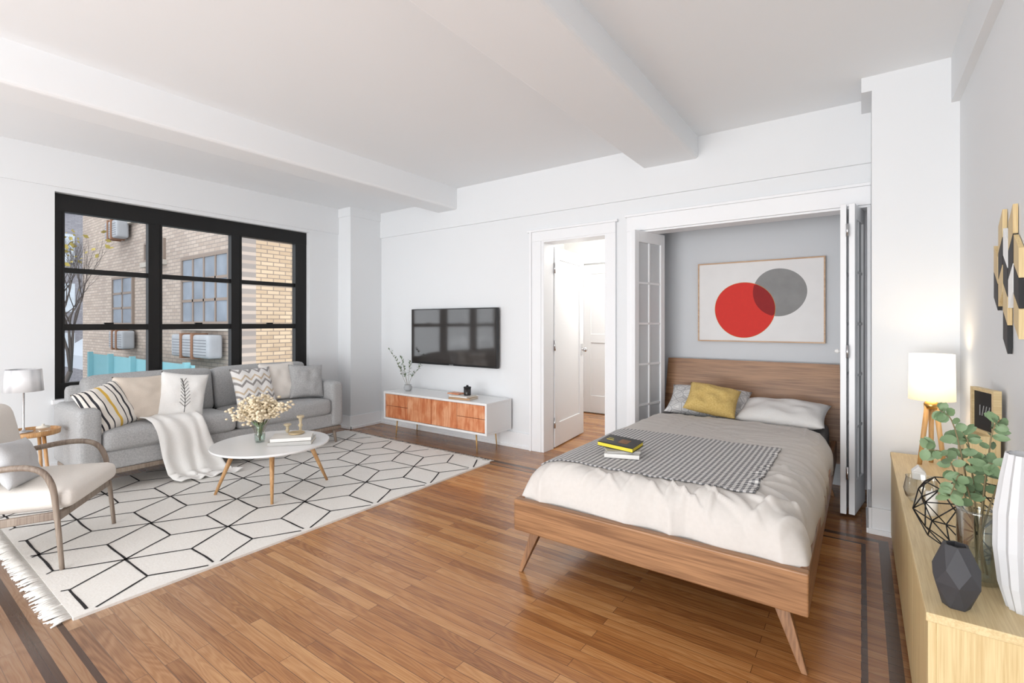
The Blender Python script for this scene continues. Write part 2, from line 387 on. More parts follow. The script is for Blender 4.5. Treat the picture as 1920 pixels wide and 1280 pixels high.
def leaf(parent, p0, p1, z0=.02, z1=1.965, cols=2, rows=5):
    p0 = Vector((*p0, 0)); p1 = Vector((*p1, 0)); d = p1-p0; w = d.length
    rz = math.atan2(d.y, d.x); t = .016; st = .055
    b = MB()
    b.box(0, st, -t, t, z0, z1).box(w-st, w, -t, t, z0, z1).box(st, w-st, -t, t, z1-.09, z1).box(st, w-st, -t, t, z0, z0+.2)
    cw = (w-2*st)/cols; za, zb = z0+.2, z1-.09; rh = (zb-za)/rows
    for i in range(1, cols): b.box(st+cw*i-.009, st+cw*i+.009, -.01, .01, za, zb)
    for j in range(1, rows): b.box(st, w-st, -.01, .01, za+rh*j-.009, za+rh*j+.009)
    f = b.build('door_leaf', trimw, parent, .002, (p0.x, p0.y, 0), (0, 0, rz))
    MB().box(st, w-st, -.002, .002, za, zb).build('glass_pane', doorglass, f)
    return f
d2 = bpy.data.objects.new('door_2', None); COL.objects.link(d2); struct(d2)
leaf(d2, (-1.485, 3.735), (-1.375, 4.13)); leaf(d2, (-1.50, 4.13), (-1.51, 3.76))
d3 = bpy.data.objects.new('door_3', None); COL.objects.link(d3); struct(d3)
leaf(d3, (-.092, 3.70), (-.075, 4.08)); leaf(d3, (-.048, 3.71), (.005, 4.05))
MB().ball((-.125, 3.71, 1.04), .014, 12).cyl((-.105, 3.71, 1.04), (-.125, 3.71, 1.04), .006).build('door_knob', gloss_white, d3)
h = MB()
for z in (.28, 1.04, 1.8): h.cyl((-.070, 3.69, z-.04), (-.070, 3.69, z+.04), .009)
h.build('hinge', chrome, d3)

w = struct(bpy.data.objects.new('window_1', None)); COL.objects.link(w)
XF0, XF1 = -5.13, -5.06
b = MB()
ys = [(.98, 1.045), (1.602, 1.698), (2.29, 2.382), (2.961, 3.09)]
for y0, y1 in ys: b.box(XF0, XF1, y0, y1, .63, 2.225)
b.box(XF0, XF1+.002, .98, 3.09, 2.09, 2.225).box(XF0, XF1+.002, .98, 3.09, .63, .75)
for y0, y1 in ((1.045, 1.602), (1.698, 2.29), (2.382, 2.961)):
    b.box(XF0+.01, XF1-.012, y0, y1, 1.614, 1.653)
    b.box(XF0+.01, XF1-.005, y0, y1, 1.160, 1.210)
    b.box(XF1-.01, XF1+.012, (y0+y1)/2-.03, (y0+y1)/2+.03, 1.205, 1.222)
    b.box(XF1-.005, XF1+.006, y0-.010, y0+.004, .75, 2.09).box(XF1-.005, XF1+.006, y1-.004, y1+.010, .75, 2.09)
b.build('window_frame', blackf, w)
MB().box(-5.1, -5.096, 1.0, 3.0, .7, 2.1).build('pane', pane, w)
MB().box(-5.06, -4.97, .96, 3.11, .60, .632).build('window_sill', trimw, w, .004)

# ------------------------------------------------------------------ outside the window
brA = brick_mat('brick_facade', 0, (194, 178, 164), (174, 157, 143), (150, 140, 132))
brB = brick_mat('brick_side', 1, (206, 182, 152), (182, 157, 128), (138, 122, 108))
bb = thing('brick_building', 'tan brick apartment building seen through the black window', 'building', (-10.4, 4.9, -6))
MB().box(-11, 0, 0, .3, 0, 17).build('facade_wall', brA, bb)
MB().box(-.3, 0, .3, 6, 0, 17).build('side_wall', brB, bb)
winbrown = paint('window_wood', (140, 124, 112), .5)
winglass = paint('facade_glass', (168, 178, 190), .12, var=.35, scale=1.5)
stone = paint('window_ledge', (184, 176, 166), .8)
def fwin(x0, x1, z0, z1, nx, nz):
    f = MB(); t = .07
    f.box(x0-t, x1+t, -.06, .02, z0-t, z0).box(x0-t, x1+t, -.06, .02, z1, z1+t).box(x0-t, x0, -.06, .02, z0, z1).box(x1, x1+t, -.06, .02, z0, z1)
    for i in range(1, nx): x = x0+(x1-x0)*i/nx; f.box(x-.03, x+.03, -.05, .02, z0, z1)
    for i in range(1, nz): z = z0+(z1-z0)*i/nz; f.box(x0, x1, -.05, .02, z-.03, z+.03)
    o = f.build('window', winbrown, bb)
    MB().box(x0, x1, -.03, .01, z0, z1).build('pane', winglass, o)
    MB().box(x0-.15, x1+.15, -.12, .01, z0-.2, z0-.08).build('window_ledge', stone, bb)
fwin(-2.8, -.5, 7.25, 8.7, 4, 3); fwin(-7.8, -6.2, 7.22, 8.5, 2, 3); fwin(-7.8, -6.0, 10.2, 11.6, 2, 3); fwin(-2.8, -.5, 10.6, 12.2, 4, 3); fwin(-2.8, -.5, 3.0, 4.9, 4, 3); fwin(-5.2, -4.0, 8.9, 9.3, 3, 1)
acm = paint('grey_metal_unit', (178, 180, 184), .6, var=.18, scale=4)
acl = paint('rusty_bracket', (140, 100, 74), .7)
grl = paint('grille_dark', (120, 122, 126), .6)
for i, (x, z, hw_, lab) in enumerate(((-1.6, 6.46, .95, 'large grey air conditioner box with rusty straps under the facade windows'), (-6.4, 6.50, .55, 'smaller air conditioner with rusty straps farther along the brick facade'), (-6.8, 9.6, .50, 'air conditioner hanging high on the brick facade'))):
    a = thing('air_conditioner', lab, 'air conditioner', (-10.4+x, 4.83, -6+z), group='air conditioners on the brick facade')
    MB().soft(-hw_, hw_, -.30, -.0, 0, .50, .05).build('casing', acm, a)
    for k in (-.40*hw_, .2*hw_):
        MB().box(k-.05, k+.05, -.32, 0, -.03, .53).build('strap', acl, a)
    gr = MB()
    for q in range(6): gr.box(-hw_*.9, hw_*.9, -.305, -.29, .07+q*.062, .085+q*.062)
    gr.build('grille', grl, a)
teal = paint('teal_paint', (116, 166, 174), .6)
sh = thing('sidewalk_shed', 'teal painted sidewalk shed parapet along the foot of the brick building', 'scaffold', (-10.4, 4.88, -6))
MB().box(-6.2, 0, -.90, -.84, 5.3, 6.40).box(-6.2, 0, -.84, 0, 5.2, 5.3).build('parapet', teal, sh)
for x in (-6.1, -4.5, -3, -1.5, -.1): MB().box(x-.05, x+.05, -1.0, -.9, 0, 6.46).build('post', teal, sh)
fb = thing('distant_building', 'grey brown apartment building far down the street', 'building', (-34, 3, -6))
MB().box(-2, 0, -14, 14, 0, 30).build('wall', brick_mat('far_brick', 1, (146, 144, 148), (130, 128, 134), (122, 120, 124)), fb)
fg = paint('far_glass', (196, 204, 212), .2, var=.2)
for iy in range(-2, 7):
    for iz in range(2, 8):
        MB().box(-.02, .06, iy*2-.45, iy*2+.45, iz*2.6, iz*2.6+1.5).build('window', fg, fb)
struct(MB().box(-40, -5.3, -16, 20, -6.1, -6).build('street', paint('asphalt', (150, 152, 156), .9)))
cnp = thing('street_canopy', 'pale canopy with posts standing down the street beyond the window', 'canopy', (-24.5, 6.3, -6))
MB().box(-2, 2, -1.0, .9, 5.5, 6.0).prism([(-1.0, 6.0), (.9, 6.0), (-.05, 6.7)], lambda a, b_, t_: (t_, a, b_), -2, 2).build('roof', paint('canopy_white', (186, 192, 200), .8), cnp)
for x in (-1.9, 1.9):
    for y in (-.9, .8): MB().box(x-.06, x+.06, y-.06, y+.06, 0, 5.5).build('post', acm, cnp)
bark = paint('bark', (90, 82, 78), .9); yleaf = paint('yellow_leaf', (190, 170, 88), .8, var=.3)
def tree(loc, label, seed, n=5, L0=3.2, th=.10, br=.34):
    r = random.Random(seed); t = thing('street_tree', label, 'tree', loc, group='street trees outside the window')
    tr = MB(); lv = MB()
    tips = []
    def grow(p, d, L, rad, k):
        q = p+d*L; tr.tube([p, (p+q)/2+Vector((r.uniform(-.04, .04), r.uniform(-.04, .04), 0)), q], [rad, rad*.85, rad*.65], 5)
        if k == 0: tips.append(q); return
        for _ in range(3 if k > 1 else 2):
            nd_ = (d+Vector((r.uniform(-.9, .9), r.uniform(-.45, .30), r.uniform(-.1, .35)))).normalized()
            grow(q, nd_, L*(br if k == n else .78), rad*.50, k-1)
    grow(Vector((0, 0, 0)), Vector((0, 0, 1)), L0, th, n)
    for q in tips:
        if r.random() < .3:
            c = q+Vector((r.uniform(-.2, .2), r.uniform(-.2, .2), r.uniform(-.3, .3)))
            a = Vector((r.uniform(-1, 1), r.uniform(-1, 1), r.uniform(-1, 1))).normalized()*.07; bb_ = a.orthogonal().normalized()*.05
            lv.add([c-a, c+bb_, c+a, c-bb_], [(0, 1, 2, 3)])
    tr.build('trunk', bark, t); lv.build('leaves', yleaf, t)
tree((-16.5, 3.2, -6), 'bare street tree with sparse yellow leaves at the left of the window', 3, 6, 5.0, .16, .27)
tree((-28.5, 5.2, -6), 'thinner bare street tree farther down the street', 5, 6, 5.0, .18, .36)

# ------------------------------------------------------------------ rug
def rug():
    x0, x1, y0, y1 = -4.72, -2.62, .57, 3.32
    b = MB(); b.box(x0, x1, y0, y1, 0, .012)
    s = .285; hgt = s*math.sqrt(3)
    def line(p, q):
        w = .0052
        def inside(a): return x0+.01 < a.x < x1-.01 and y0+.01 < a.y < y1-.01
        n = 9; pts = []
        d = (q-p).normalized(); nn = Vector((-d.y, d.x))
        for i in range(n+1):
            a = p.lerp(q, i/n); a = a+nn*.007*noise.noise(Vector((a.x*5, a.y*5, 3)))
            pts.append(a)
        for i in range(n):
            a, c = pts[i], pts[i+1]
            if inside(a) and inside(c):
                ww = w*(1+.35*noise.noise(Vector((a.x*9, a.y*9, 8))))
                b.add([(a.x-nn.x*ww, a.y-nn.y*ww, .0135), (a.x+nn.x*ww, a.y+nn.y*ww, .0135), (c.x+nn.x*ww, c.y+nn.y*ww, .0135), (c.x-nn.x*ww, c.y-nn.y*ww, .0135)], [(0, 1, 2, 3)], 1)
    done = set()
    def once(p, q):
        k = tuple(sorted([(round(p.x, 3), round(p.y, 3)), (round(q.x, 3), round(q.y, 3))]))
        if k in done: return
        done.add(k); line(p, q)
    for i in range(-2, 9):
        for j in range(-2, 10):
            cx = x0+.1+(i*1.5*s); cy = y0+.05+(j+(i % 2)*.5)*hgt
            cc = Vector((cx, cy))
            V = [cc+s*Vector((math.cos(PI/3*k), math.sin(PI/3*k))) for k in range(6)]
            for k in (0, 1, 2): once(V[k], V[k+1])
            for k in (0, 2, 4): once(cc, V[k])
    r = random.Random(1)
    for (yy, sg) in ((y0, -1), (y1, 1)):
        x = x0+.008
        while x < x1-.008:
            tx = r.uniform(-.015, .015)
            for _ in range(3):
                L = .066+r.uniform(-.016, .016); dx = tx+r.uniform(-.014, .014)
                b.tube([(x, yy, .008), (x+dx*.3, yy+sg*L*.5, .008), (x+dx, yy+sg*L, .004)], [.0042, .0038, .0025], 4)
            x += .014
    rugm = fabric('rug_wool', (241, 238, 233), (235, 231, 225), 90)
    tag(b.build('rug', [rugm, fabric('rug_black_yarn', (34, 32, 34))], keep=False), 'cream rug with black geometric line pattern and fringed ends', 'rug')
rug()

# ------------------------------------------------------------------ sofa
def sofa():
    t = thing('sofa', 'light grey fabric sofa with wooden base in front of the window', 'sofa', (-4.6, 2.0, .012))
    z = lambda v: v-.012
    MB().soft(-.34, .28, -1.0, 1.0, z(.175), z(.31), .02).build('base', greyfab, t)
    for y0, y1 in ((-.905, -.005), (.005, .905)):
        MB().soft(-.18, .305, y0, y1, z(.305), z(.46), .045, (0.01, 0, .018)).build('seat_cushion', greyfab, t)
    for y0, y1 in ((-.90, -.005), (.005, .90)):
        MB().soft(-.10, .10, y0, y1, -.02, .36, .05, (.035, 0, .012)).build('back_cushion', greyfab, t, loc=(-.20, 0, z(.45)), rot=(0, math.radians(-10), 0))
    MB().soft(-.36, -.26, -.98, .98, z(.18), z(.74), .035).build('backrest', greyfab, t)
    for s in (-1, 1):
        a, c = sorted((s*.905, s*1.04))
        MB().soft(-.36, .30, a, c, z(.18), z(.62), .04, (0, .006, .01)).build('armrest', greyfab, t)
    MB().box(-.33, .285, -1.02, 1.02, z(.145), z(.178)).build('rail', greywood, t, .006)
    for sx in (-.28, .24):
        for sy in (-.96, .96):
            MB().cyl((sx*1.12, sy*1.01, 0), (sx, sy, z(.15)), .012, .02).build('leg', greywood, t)
sofa()

def pillow_mb(w, h, t, seed=0, pr=None):
    b = MB(); n = 26
    def surf(u, v, sg):
        q = max(0, (1-abs(u)**3.2))*max(0, (1-abs(v)**3.2))
        th = t/2*q**.55
        x = w/2*u*(1-.07*(1-v*v)*u*u); z = h/2*v*(1-.07*(1-u*u)*v*v)
        th += .16*t*noise.noise(Vector((u*2.2+seed, v*2.2, sg*3)))*q
        return (x, -sg*th, z)
    for sg in (1, -1):
        b.grid(lambda a, c, sg=sg: surf(2*a-1, 2*c-1, sg), n, n)
    if pr:
        for (p, q, wd) in pr:
            k = 5
            for i in range(k):
                a = [p[j]+(q[j]-p[j])*i/k for j in (0, 1)]; c = [p[j]+(q[j]-p[j])*(i+1)/k for j in (0, 1)]
                d = Vector((c[0]-a[0], c[1]-a[1])).normalized(); nn = (-d.y*wd, d.x*wd)
                pts = [(a[0]+nn[0], a[1]+nn[1]), (a[0]-nn[0], a[1]-nn[1]), (c[0]-nn[0], c[1]-nn[1]), (c[0]+nn[0], c[1]+nn[1])]
                vs = []
                for (uu, vv) in pts:
                    s = surf(uu, vv, 1); vs.append((s[0], s[1]-.0025, s[2]))
                b.add(vs, [(0, 1, 2, 3)], 1)
    return b
def pillow(label, loc, w, h, t, mats, rx=-15, rz=90, ry=0, seed=0, pr=None, group=None):
    o = pillow_mb(w, h, t, seed, pr).build('throw_pillow', mats, loc=loc, rot=(math.radians(rx), math.radians(ry), math.radians(rz)))
    return tag(o, label, 'pillow', group)
def stripe_mat():
    m, nt, b = newmat('striped_cotton'); tc = nd(nt, 'TexCoord'); s = nd(nt, 'SeparateXYZ', {0: tc.outputs['Object']})
    a = nd(nt, 'Math', {0: s.outputs[0], 1: 2.5}, operation='MULTIPLY'); a = nd(nt, 'Math', {0: a.outputs[0], 1: .5}, operation='ADD')
    W = C(242, 236, 228); K = C(56, 56, 62); Y = C(228, 186, 84)
    st = [(0, W)]
    for p, wd, c in ((.10, .02, K), (.16, .02, K), (.24, .035, K), (.34, .02, K), (.46, .05, Y), (.60, .02, K), (.68, .035, K), (.79, .02, K), (.86, .02, K)):
        st += [(p, c), (p+wd, W)]
    r = ramp(nt, a.outputs[0], st, 'CONSTANT'); nt.links.new(r.outputs[0], b.inputs['Base Color']); b.inputs['Roughness'].default_value = .95
    return m
def chevron_mat():
    m, nt, b = newmat('chevron_cotton'); tc = nd(nt, 'TexCoord'); s = nd(nt, 'SeparateXYZ', {0: tc.outputs['Object']})
    pp = nd(nt, 'Math', {0: s.outputs[0], 1: .045}, operation='PINGPONG')
    a = nd(nt, 'Math', {0: s.outputs[2], 1: pp.outputs[0]}, operation='ADD')
    a = nd(nt, 'Math', {0: a.outputs[0], 1: 8.0}, operation='MULTIPLY'); a = nd(nt, 'Math', {0: a.outputs[0]}, operation='FRACT')
    W = C(244, 242, 240)
    r = ramp(nt, a.outputs[0], [(0, W), (.3, C(160, 156, 154)), (.5, W), (.72, C(214, 196, 172)), (.88, W)], 'CONSTANT')
    nt.links.new(r.outputs[0], b.inputs['Base Color']); b.inputs['Roughness'].default_value = .95
    return m
def mottled():
    m, nt, b = newmat('mottled_cotton'); tc = nd(nt, 'TexCoord')
    v = nd(nt, 'TexVoronoi', {'Vector': tc.outputs['Object'], 'Scale': 16}, feature='DISTANCE_TO_EDGE')
    r = ramp(nt, v.outputs['Distance'], [(.0, C(170, 170, 172)), (.12, C(228, 227, 226)), (.25, C(196, 196, 197)), (.35, C(234, 233, 231))])
    nt.links.new(r.outputs[0], b.inputs['Base Color']); b.inputs['Roughness'].default_value = .95
    return m
G = 'cushions on the sofa'
pillow('cream pillow with black stripes and one yellow stripe at the left arm of the sofa', (-4.47, 1.165, .60), .34, .36, .12, stripe_mat(), -24, 116, -14, 1, group=G)
pillow('plain beige pillow between the striped and the fern pillow', (-4.55, 1.40, .63), .37, .37, .12, beigefab, -18, 98, 2, 2, group=G)
fern = []
for k in range(8):
    v = -.55+k*.15; x = .18; cx = x-.35*((v+.8)/1.6)**2
    fern += [((cx, v), (cx-.24+.015*k, v+.20), .009), ((cx, v), (cx+.20-.012*k, v+.24), .009)]
for k in range(6):
    v0, v1 = -.8+k*.25, -.55+k*.25
    fern += [((.18-.35*((v0+.8)/1.6)**2, v0), (.18-.35*((v1+.8)/1.6)**2, v1), .012)]
pillow('white pillow with a black fern drawing', (-4.49, 1.65, .63), .33, .38, .11, [whitefab, black], -20, 70, 8, 3, fern, group=G)
pillow('white and grey chevron zigzag pillow on the sofa', (-4.52, 2.24, .635), .38, .36, .12, chevron_mat(), -20, 96, 0, 4, group=G)
pillow('plain cream pillow behind the chevron one', (-4.60, 2.52, .65), .36, .38, .12, creamfab, -17, 90, 0, 5, group=G)
pillow('grey pillow in the far corner of the sofa', (-4.52, 2.76, .635), .34, .34, .12, greyfab, -18, 80, 4, 6, group=G)

def ribbon(path, wfn, n=48, m=40, amp=.012, seed=0):
    P = [Vector(p) for p in path]
    L = [0]
    for i in range(1, len(P)): L.append(L[-1]+(P[i]-P[i-1]).length)
    def at(s):
        s *= L[-1]
        for i in range(1, len(P)):
            if s <= L[i]+1e-9:
                f = (s-L[i-1])/(L[i]-L[i-1]); return P[i-1].lerp(P[i], f), (P[i]-P[i-1]).normalized()
        return P[-1], (P[-1]-P[-2]).normalized()
    def fn(a, c):
        p, d = at(a); w = wfn(a); side = w.normalized(); nn = side.cross(d).normalized()
        if nn.dot(Vector((1, 0, 1))) < 0: nn = -nn
        f = math.sin(c*21+seed+2.5*noise.noise(Vector((a*3, c*2, seed))))*amp*(.25+a)+.5*amp*noise.noise(Vector((a*8, c*6, seed)))
        return p+w*(c-.5)+nn*(f+amp*1.1)+Vector((0, .012*math.sin(c*9+a*6), 0))
    b = MB(); b.grid(fn, n, m); return b
pth = [(-4.58, 1.55, .478), (-4.45, 1.53, .487), (-4.34, 1.53, .487), (-4.285, 1.55, .462), (-4.262, 1.57, .40), (-4.25, 1.62, .2), (-4.24, 1.67, .06), (-4.20, 1.70, .022), (-4.12, 1.73, .018)]
o = ribbon(pth, lambda a: Vector((.06, .40, 0))*(1.05-.22*math.sin(a*3)), amp=.010).build('throw_blanket', whitefab, solid=.008)
tag(o, 'white knitted throw draped over the sofa seat down to the rug', 'blanket')

# ------------------------------------------------------------------ coffee table
ct = thing('coffee_table', 'round white coffee table with three splayed wooden legs on the rug', 'table', (-3.38, 1.80, .012))
MB().lathe([(.36, .348), (.378, .354), (.382, .362), (.378, .368)], n=64).build('tabletop', gloss_white, ct)
for fx, fy in ((-.31, -.24), (.19, -.10), (.04, .41)):
    v = Vector((fx, fy, 0)); k = v.normalized()*(v.length*.62)
    MB().cyl(v, (k.x, k.y, .35), .009, .018).build('leg', oak, ct)
ZT = .380
vz = thing('flower_vase', 'glass vase of cream blossom sprigs on the coffee table', 'vase', (-3.447, 1.75, ZT))
MB().lathe([(.028, 0), (.034, .02), (.036, .06), (.028, .10), (.034, .125)], n=24).build('glass_vase', glass('flower_vase_glass', (.92, .95, .94, 1), .22), vz)
MB().lathe([(.025, .003), (.032, .02), (.033, .055)], n=20).build('water', glass('water', (.8, .88, .84, 1), .1), vz)
r = random.Random(4); st = MB(); bl = MB(); gl = MB()
for k in range(30):
    a = 2*PI*k/30+r.uniform(-.2, .2); sp = r.uniform(.02, .235); hh = r.uniform(.23, .32)-sp*.30
    tip = Vector((math.cos(a)*sp, math.sin(a)*sp, hh+.02)); mid = Vector((tip.x*.4, tip.y*.4, hh*.75))
    st.tube([(math.cos(a)*-.01, 0, .01), mid, tip], .0012, 4)
    for q in range(28):
        f = r.uniform(.1, 1.05); p = mid.lerp(tip, f)+Vector((r.gauss(0, .020), r.gauss(0, .020), r.gauss(0, .015)))
        bl.ball(p, r.uniform(.008, .0145), 6, sz=.7)
    gl.tube([(0, 0, .02), (math.cos(a)*.02, math.sin(a)*.02, .11), (math.cos(a)*.05, math.sin(a)*.05, .15)], [.003, .005, .001], 4)
st.build('stem', stemm, vz); bl.build('blossoms', blossom, vz); gl.build('foliage', green, vz)

def book(label, loc, rz, w, d, h, cover, group, name='book', pagem=None, rot=None):
    t = thing(name, label, 'book', loc, rz, group)
    if rot: t.rotation_euler = rot
    MB().box(-w/2, w/2, -d/2, d/2, 0, .0025).box(-w/2, w/2, -d/2, d/2, h-.0025, h).box(-w/2, w/2, -d/2, -d/2+.003, 0, h).build('cover', cover, t, .0008)
    MB().box(-w/2+.004, w/2-.004, -d/2+.003, d/2-.005, .0025, h-.0025).build('pages', pagem or pages, t)
    return t
bw = paint('book_white', (238, 236, 232), .5); bg = paint('book_grey', (190, 188, 184), .5); bt = paint('book_tan', (190, 150, 110), .5); bk = paint('book_black', (24, 22, 22), .45); by = paint('book_yellow', (236, 214, 60), .5)
GB = 'books on the coffee table'
book('grey book at the bottom of the coffee table stack', (-3.25, 1.88, ZT), math.radians(48), .28, .20, .026, bg, GB)
book('white book on top of the coffee table stack', (-3.25, 1.88, ZT+.026), math.radians(52), .26, .18, .024, bw, GB)
tr = MB().lathe([(.045, 0), (.052, .004), (.055, .012), (.051, .012), (.045, .006)], n=28).build('round_tray', paint('tray_tan', (206, 184, 146), .35, .3), loc=(-3.27, 1.92, ZT+.050))
tag(tr, 'small round tan tray on the coffee table books', 'tray')
cst = paint('candlestick_tan', (222, 204, 170), .35)
for (x, y, hh, lab) in ((-3.44, 1.95, .095, 'shorter turned candlestick behind the books'), (-3.42, 2.04, .145, 'taller turned candlestick behind the books')):
    o = MB().lathe([(.03, 0), (.03, .006), (.012, .012), (.009, hh*.4), (.018, hh*.5), (.008, hh*.62), (.014, hh*.85), (.026, hh*.9), (.026, hh)], n=20).build('candlestick', cst, loc=(x, y, ZT))
    tag(o, lab, 'candle holder', 'candlesticks on the coffee table')

# ------------------------------------------------------------------ armchair
ac = thing('armchair', 'wood framed armchair with cream cushions at the left edge', 'chair', (-3.59, .57, .012), math.radians(-34.8))
def smooth(pts, n=6):
    P = [Vector(p) for p in pts]; P = [2*P[0]-P[1]]+P+[2*P[-1]-P[-2]]; out = []
    for i in range(1, len(P)-2):
        for k in range(n):
            t = k/n; a, b_, c_, d_ = P[i-1:i+3]
            out.append(.5*((2*b_)+(c_-a)*t+(2*a-5*b_+4*c_-d_)*t*t+(3*b_-a-3*c_+d_)*t**3))
    out.append(P[-2]); return out
for s in (-1, 1):
    x = .285*s
    pts = smooth([(x*1.02, .30, 0), (x, .275, .28), (x, .255, .42), (x, .20, .495), (x, .08, .51), (x, -.12, .475), (x, -.29, .43)])
    MB().tube(pts, [.009+.0035*min(1, i/12) for i in range(len(pts))], 10, flat=1.2).build('arm_and_leg', greywood, ac)
    MB().tube([(x*1.0, -.40, 0), (x*.98, -.26, .30), (x*.94, -.34, .72)], [.012, .018, .012], 10).build('rear_leg', greywood, ac)
    MB().obox((x*.97, .0, .245), .011, .29, .019, Matrix.Rotation(math.radians(4), 3, 'X')).build('side_rail', greywood, ac, .005)
MB().box(-.28, .28, .26, .285, .235, .272).build('front_rail', greywood, ac, .005)
MB().tube([(-.27, -.335, .70), (.27, -.335, .70)], .014, 10).build('back_rail', greywood, ac)
MB().soft(-.265, .265, -.25, .33, .285, .385, .04, (.005, .005, .02)).build('seat_cushion', creamfab, ac)
MB().soft(-.25, .25, -.055, .055, 0, .38, .05, (.01, .03, .01)).build('back_cushion', creamfab, ac, loc=(0, -.13, .385), rot=(math.radians(11), 0, 0))
pillow('light grey pillow resting on the armchair seat', (-3.485, .543, .51), .30, .24, .10, ltgrey, -18, 148, 6, 9)

s_t = thing('side_table', 'small round wooden tray side table between armchair and sofa', 'table', (-4.56, .78, 0))
MB().lathe([(.13, .462), (.143, .464), (.146, .495), (.138, .495), (.136, .474)], n=40, cap=False).lathe([(0.001, .474), (.138, .474)], n=40, cap=False).lathe([(0.001, .462), (.138, .462)], n=40, cap=False).build('tray_top', oak, s_t)
for k in range(3):
    a = 2*PI*k/3+.5; MB().cyl((math.cos(a)*.15, math.sin(a)*.15, 0), (math.cos(a)*.09, math.sin(a)*.09, .464), .008, .011).build('leg', oak, s_t)
sl = thing('table_lamp', 'small chrome lamp with white tapered shade on the side table', 'lamp', (-4.63, .75, .474))
MB().lathe([(.05, 0), (.05, .008), (.01, .014), (.006, .03), (.006, .28), (.01, .29)], n=24).build('base', chrome, sl)
def shade_m():
    m, nt, b = newmat('silver_shade'); tc = nd(nt, 'TexCoord')
    mp = nd(nt, 'Mapping', {'Vector': tc.outputs['Object'], 'Scale': (14, 14, .5)})
    wv = nd(nt, 'TexNoise', {'Vector': mp.outputs[0], 'Scale': 1}); r = ramp(nt, wv.outputs['Fac'], [(.4, C(190, 192, 196)), (.6, C(240, 240, 242))])
    nt.links.new(r.outputs[0], b.inputs['Base Color']); b.inputs['Metallic'].default_value = .1; b.inputs['Roughness'].default_value = .4; return m
MB().lathe([(.100, .28), (.090, .43)], n=40, cap=False).build('lamp_shade', shade_m(), sl, solid=.003)
j = thing('glass_jar', 'small lidded glass jar on the round side table', 'jar', (-4.48, .82, .474))
MB().lathe([(.03, 0), (.036, .01), (.036, .04)], n=20).build('jar_body', clear, j); MB().lathe([(.036, .04), (.036, .05), (.008, .055), (.008, .065)], n=20).build('lid', paint('jar_lid', (225, 218, 205), .3), j)

# ------------------------------------------------------------------ television and console
tv = thing('television', 'flat black television mounted on the back wall above the console', 'television', (-3.55, 3.88, 1.068))
MB().box(-.615, .615, -.045, -.01, -.305, .305).build('casing', paint('tv_black', (16, 16, 18), .3), tv, .004)
scr = paint('tv_screen', (58, 54, 52), .07, var=.05); scr.node_tree.nodes['Principled BSDF'].inputs['Specular IOR Level'].default_value = 1.0
MB().box(-.603, .603, -.0475, -.044, -.285, .295).build('screen', scr, tv)
MB().box(-.03, .03, -.0485, -.044, -.300, -.293).build('logo', chrome, tv); MB().box(-.2, .2, -.01, .018, -.15, .15).build('wall_mount', black, tv)
cs = thing('media_console', 'low white console with orange wood doors and brass legs under the television', 'cabinet', (-3.50, 3.68, 0))
b = MB(); z0, z1 = .18, .478; hw = .715; y0, y1 = -.20, .19
b.box(-hw, hw, y0, y1, z1-.022, z1).box(-hw, hw, y0, y1, z0, z0+.02).box(-hw, -hw+.022, y0, y1, z0+.02, z1-.022).box(hw-.022, hw, y0, y1, z0+.02, z1-.022).box(-hw+.022, hw-.022, y1-.01, y1, z0+.02, z1-.022)
b.build('body', gloss_white, cs, .002)
xs = [-hw+.024, -.345, 0, .345, hw-.024]
for k in (0, 3):
    for za, zb in ((z0+.023, (z0+z1)/2-.002), ((z0+z1)/2+.002, z1-.025)):
        MB().box(xs[k]+.002, xs[k+1]-.002, y0+.006, y0+.03, za, zb).build('drawer', rosewood, cs, .002)
for k in (1, 2): MB().box(xs[k]+.002, xs[k+1]-.002, y0+.006, y0+.03, z0+.023, z1-.025).build('door', rosewood, cs, .002)
gold = paint('gold_leg', (214, 170, 104), .4, .3)
for x in (-.55, .55):
    for y in (-.15, .14): MB().cyl((x*1.03, y*1.05, 0), (x, y, z0), .005, .008, 12).build('leg', gold, cs)
v = thing('branch_vase', 'small grey vase holding a thin olive branch at the left of the console', 'vase', (-4.03, 3.66, .478))
MB().lathe([(.03, 0), (.042, .015), (.046, .04), (.036, .058), (.04, .066)], n=24).build('pot', paint('pot_grey', (186, 188, 190), .5), v)
st = MB(); lv = MB(); r = random.Random(3)
def leafq(lv, p, d, L, W, up=Vector((0, 0, 1)), k=1):
    d = d.normalized(); s = d.cross(up)
    if s.length < .1: s = d.cross(Vector((1, 0, 0)))
    s.normalize(); n_ = s.cross(d).normalized()
    P = [p, p+d*L*.2+s*W*.38, p+d*L*.5+s*W*.5, p+d*L*.82+s*W*.33, p+d*L, p+d*L*.82-s*W*.33, p+d*L*.5-s*W*.5, p+d*L*.2-s*W*.38]
    c1 = p+d*L*.5-n_*W*.15
    lv.add(P+[c1], [(i, (i+1) % 8, 8) for i in range(8)], 0, True)
for tip in ((-.27, -.03, .44), (-.12, .0, .38), (.26, -.05, .30), (.06, -.02, .33), (-.18, .02, .28)):
    pts = smooth([(0, 0, .03), (tip[0]*.25, tip[1]*.3, .14), (tip[0]*.6, tip[1]*.6, tip[2]*.72), tip], 5)
    st.tube(pts, .0018, 4)
    for p in pts[6:]:
        for _ in range(2):
            leafq(lv, p, Vector((r.uniform(-1, 1), r.uniform(-1, 1), r.uniform(-.3, 1))), .034, .016)
st.build('stem', stemm, v); lv.build('leaves', paint('olive_leaf', (122, 146, 112), .6, var=.2), v)
GC = 'books on the console'
book('tan book at the bottom of the console stack', (-3.17, 3.60, .478), math.radians(10), .24, .17, .018, bt, GC)
book('white book in the middle of the console stack', (-3.18, 3.60, .496), math.radians(4), .22, .16, .016, bw, GC)
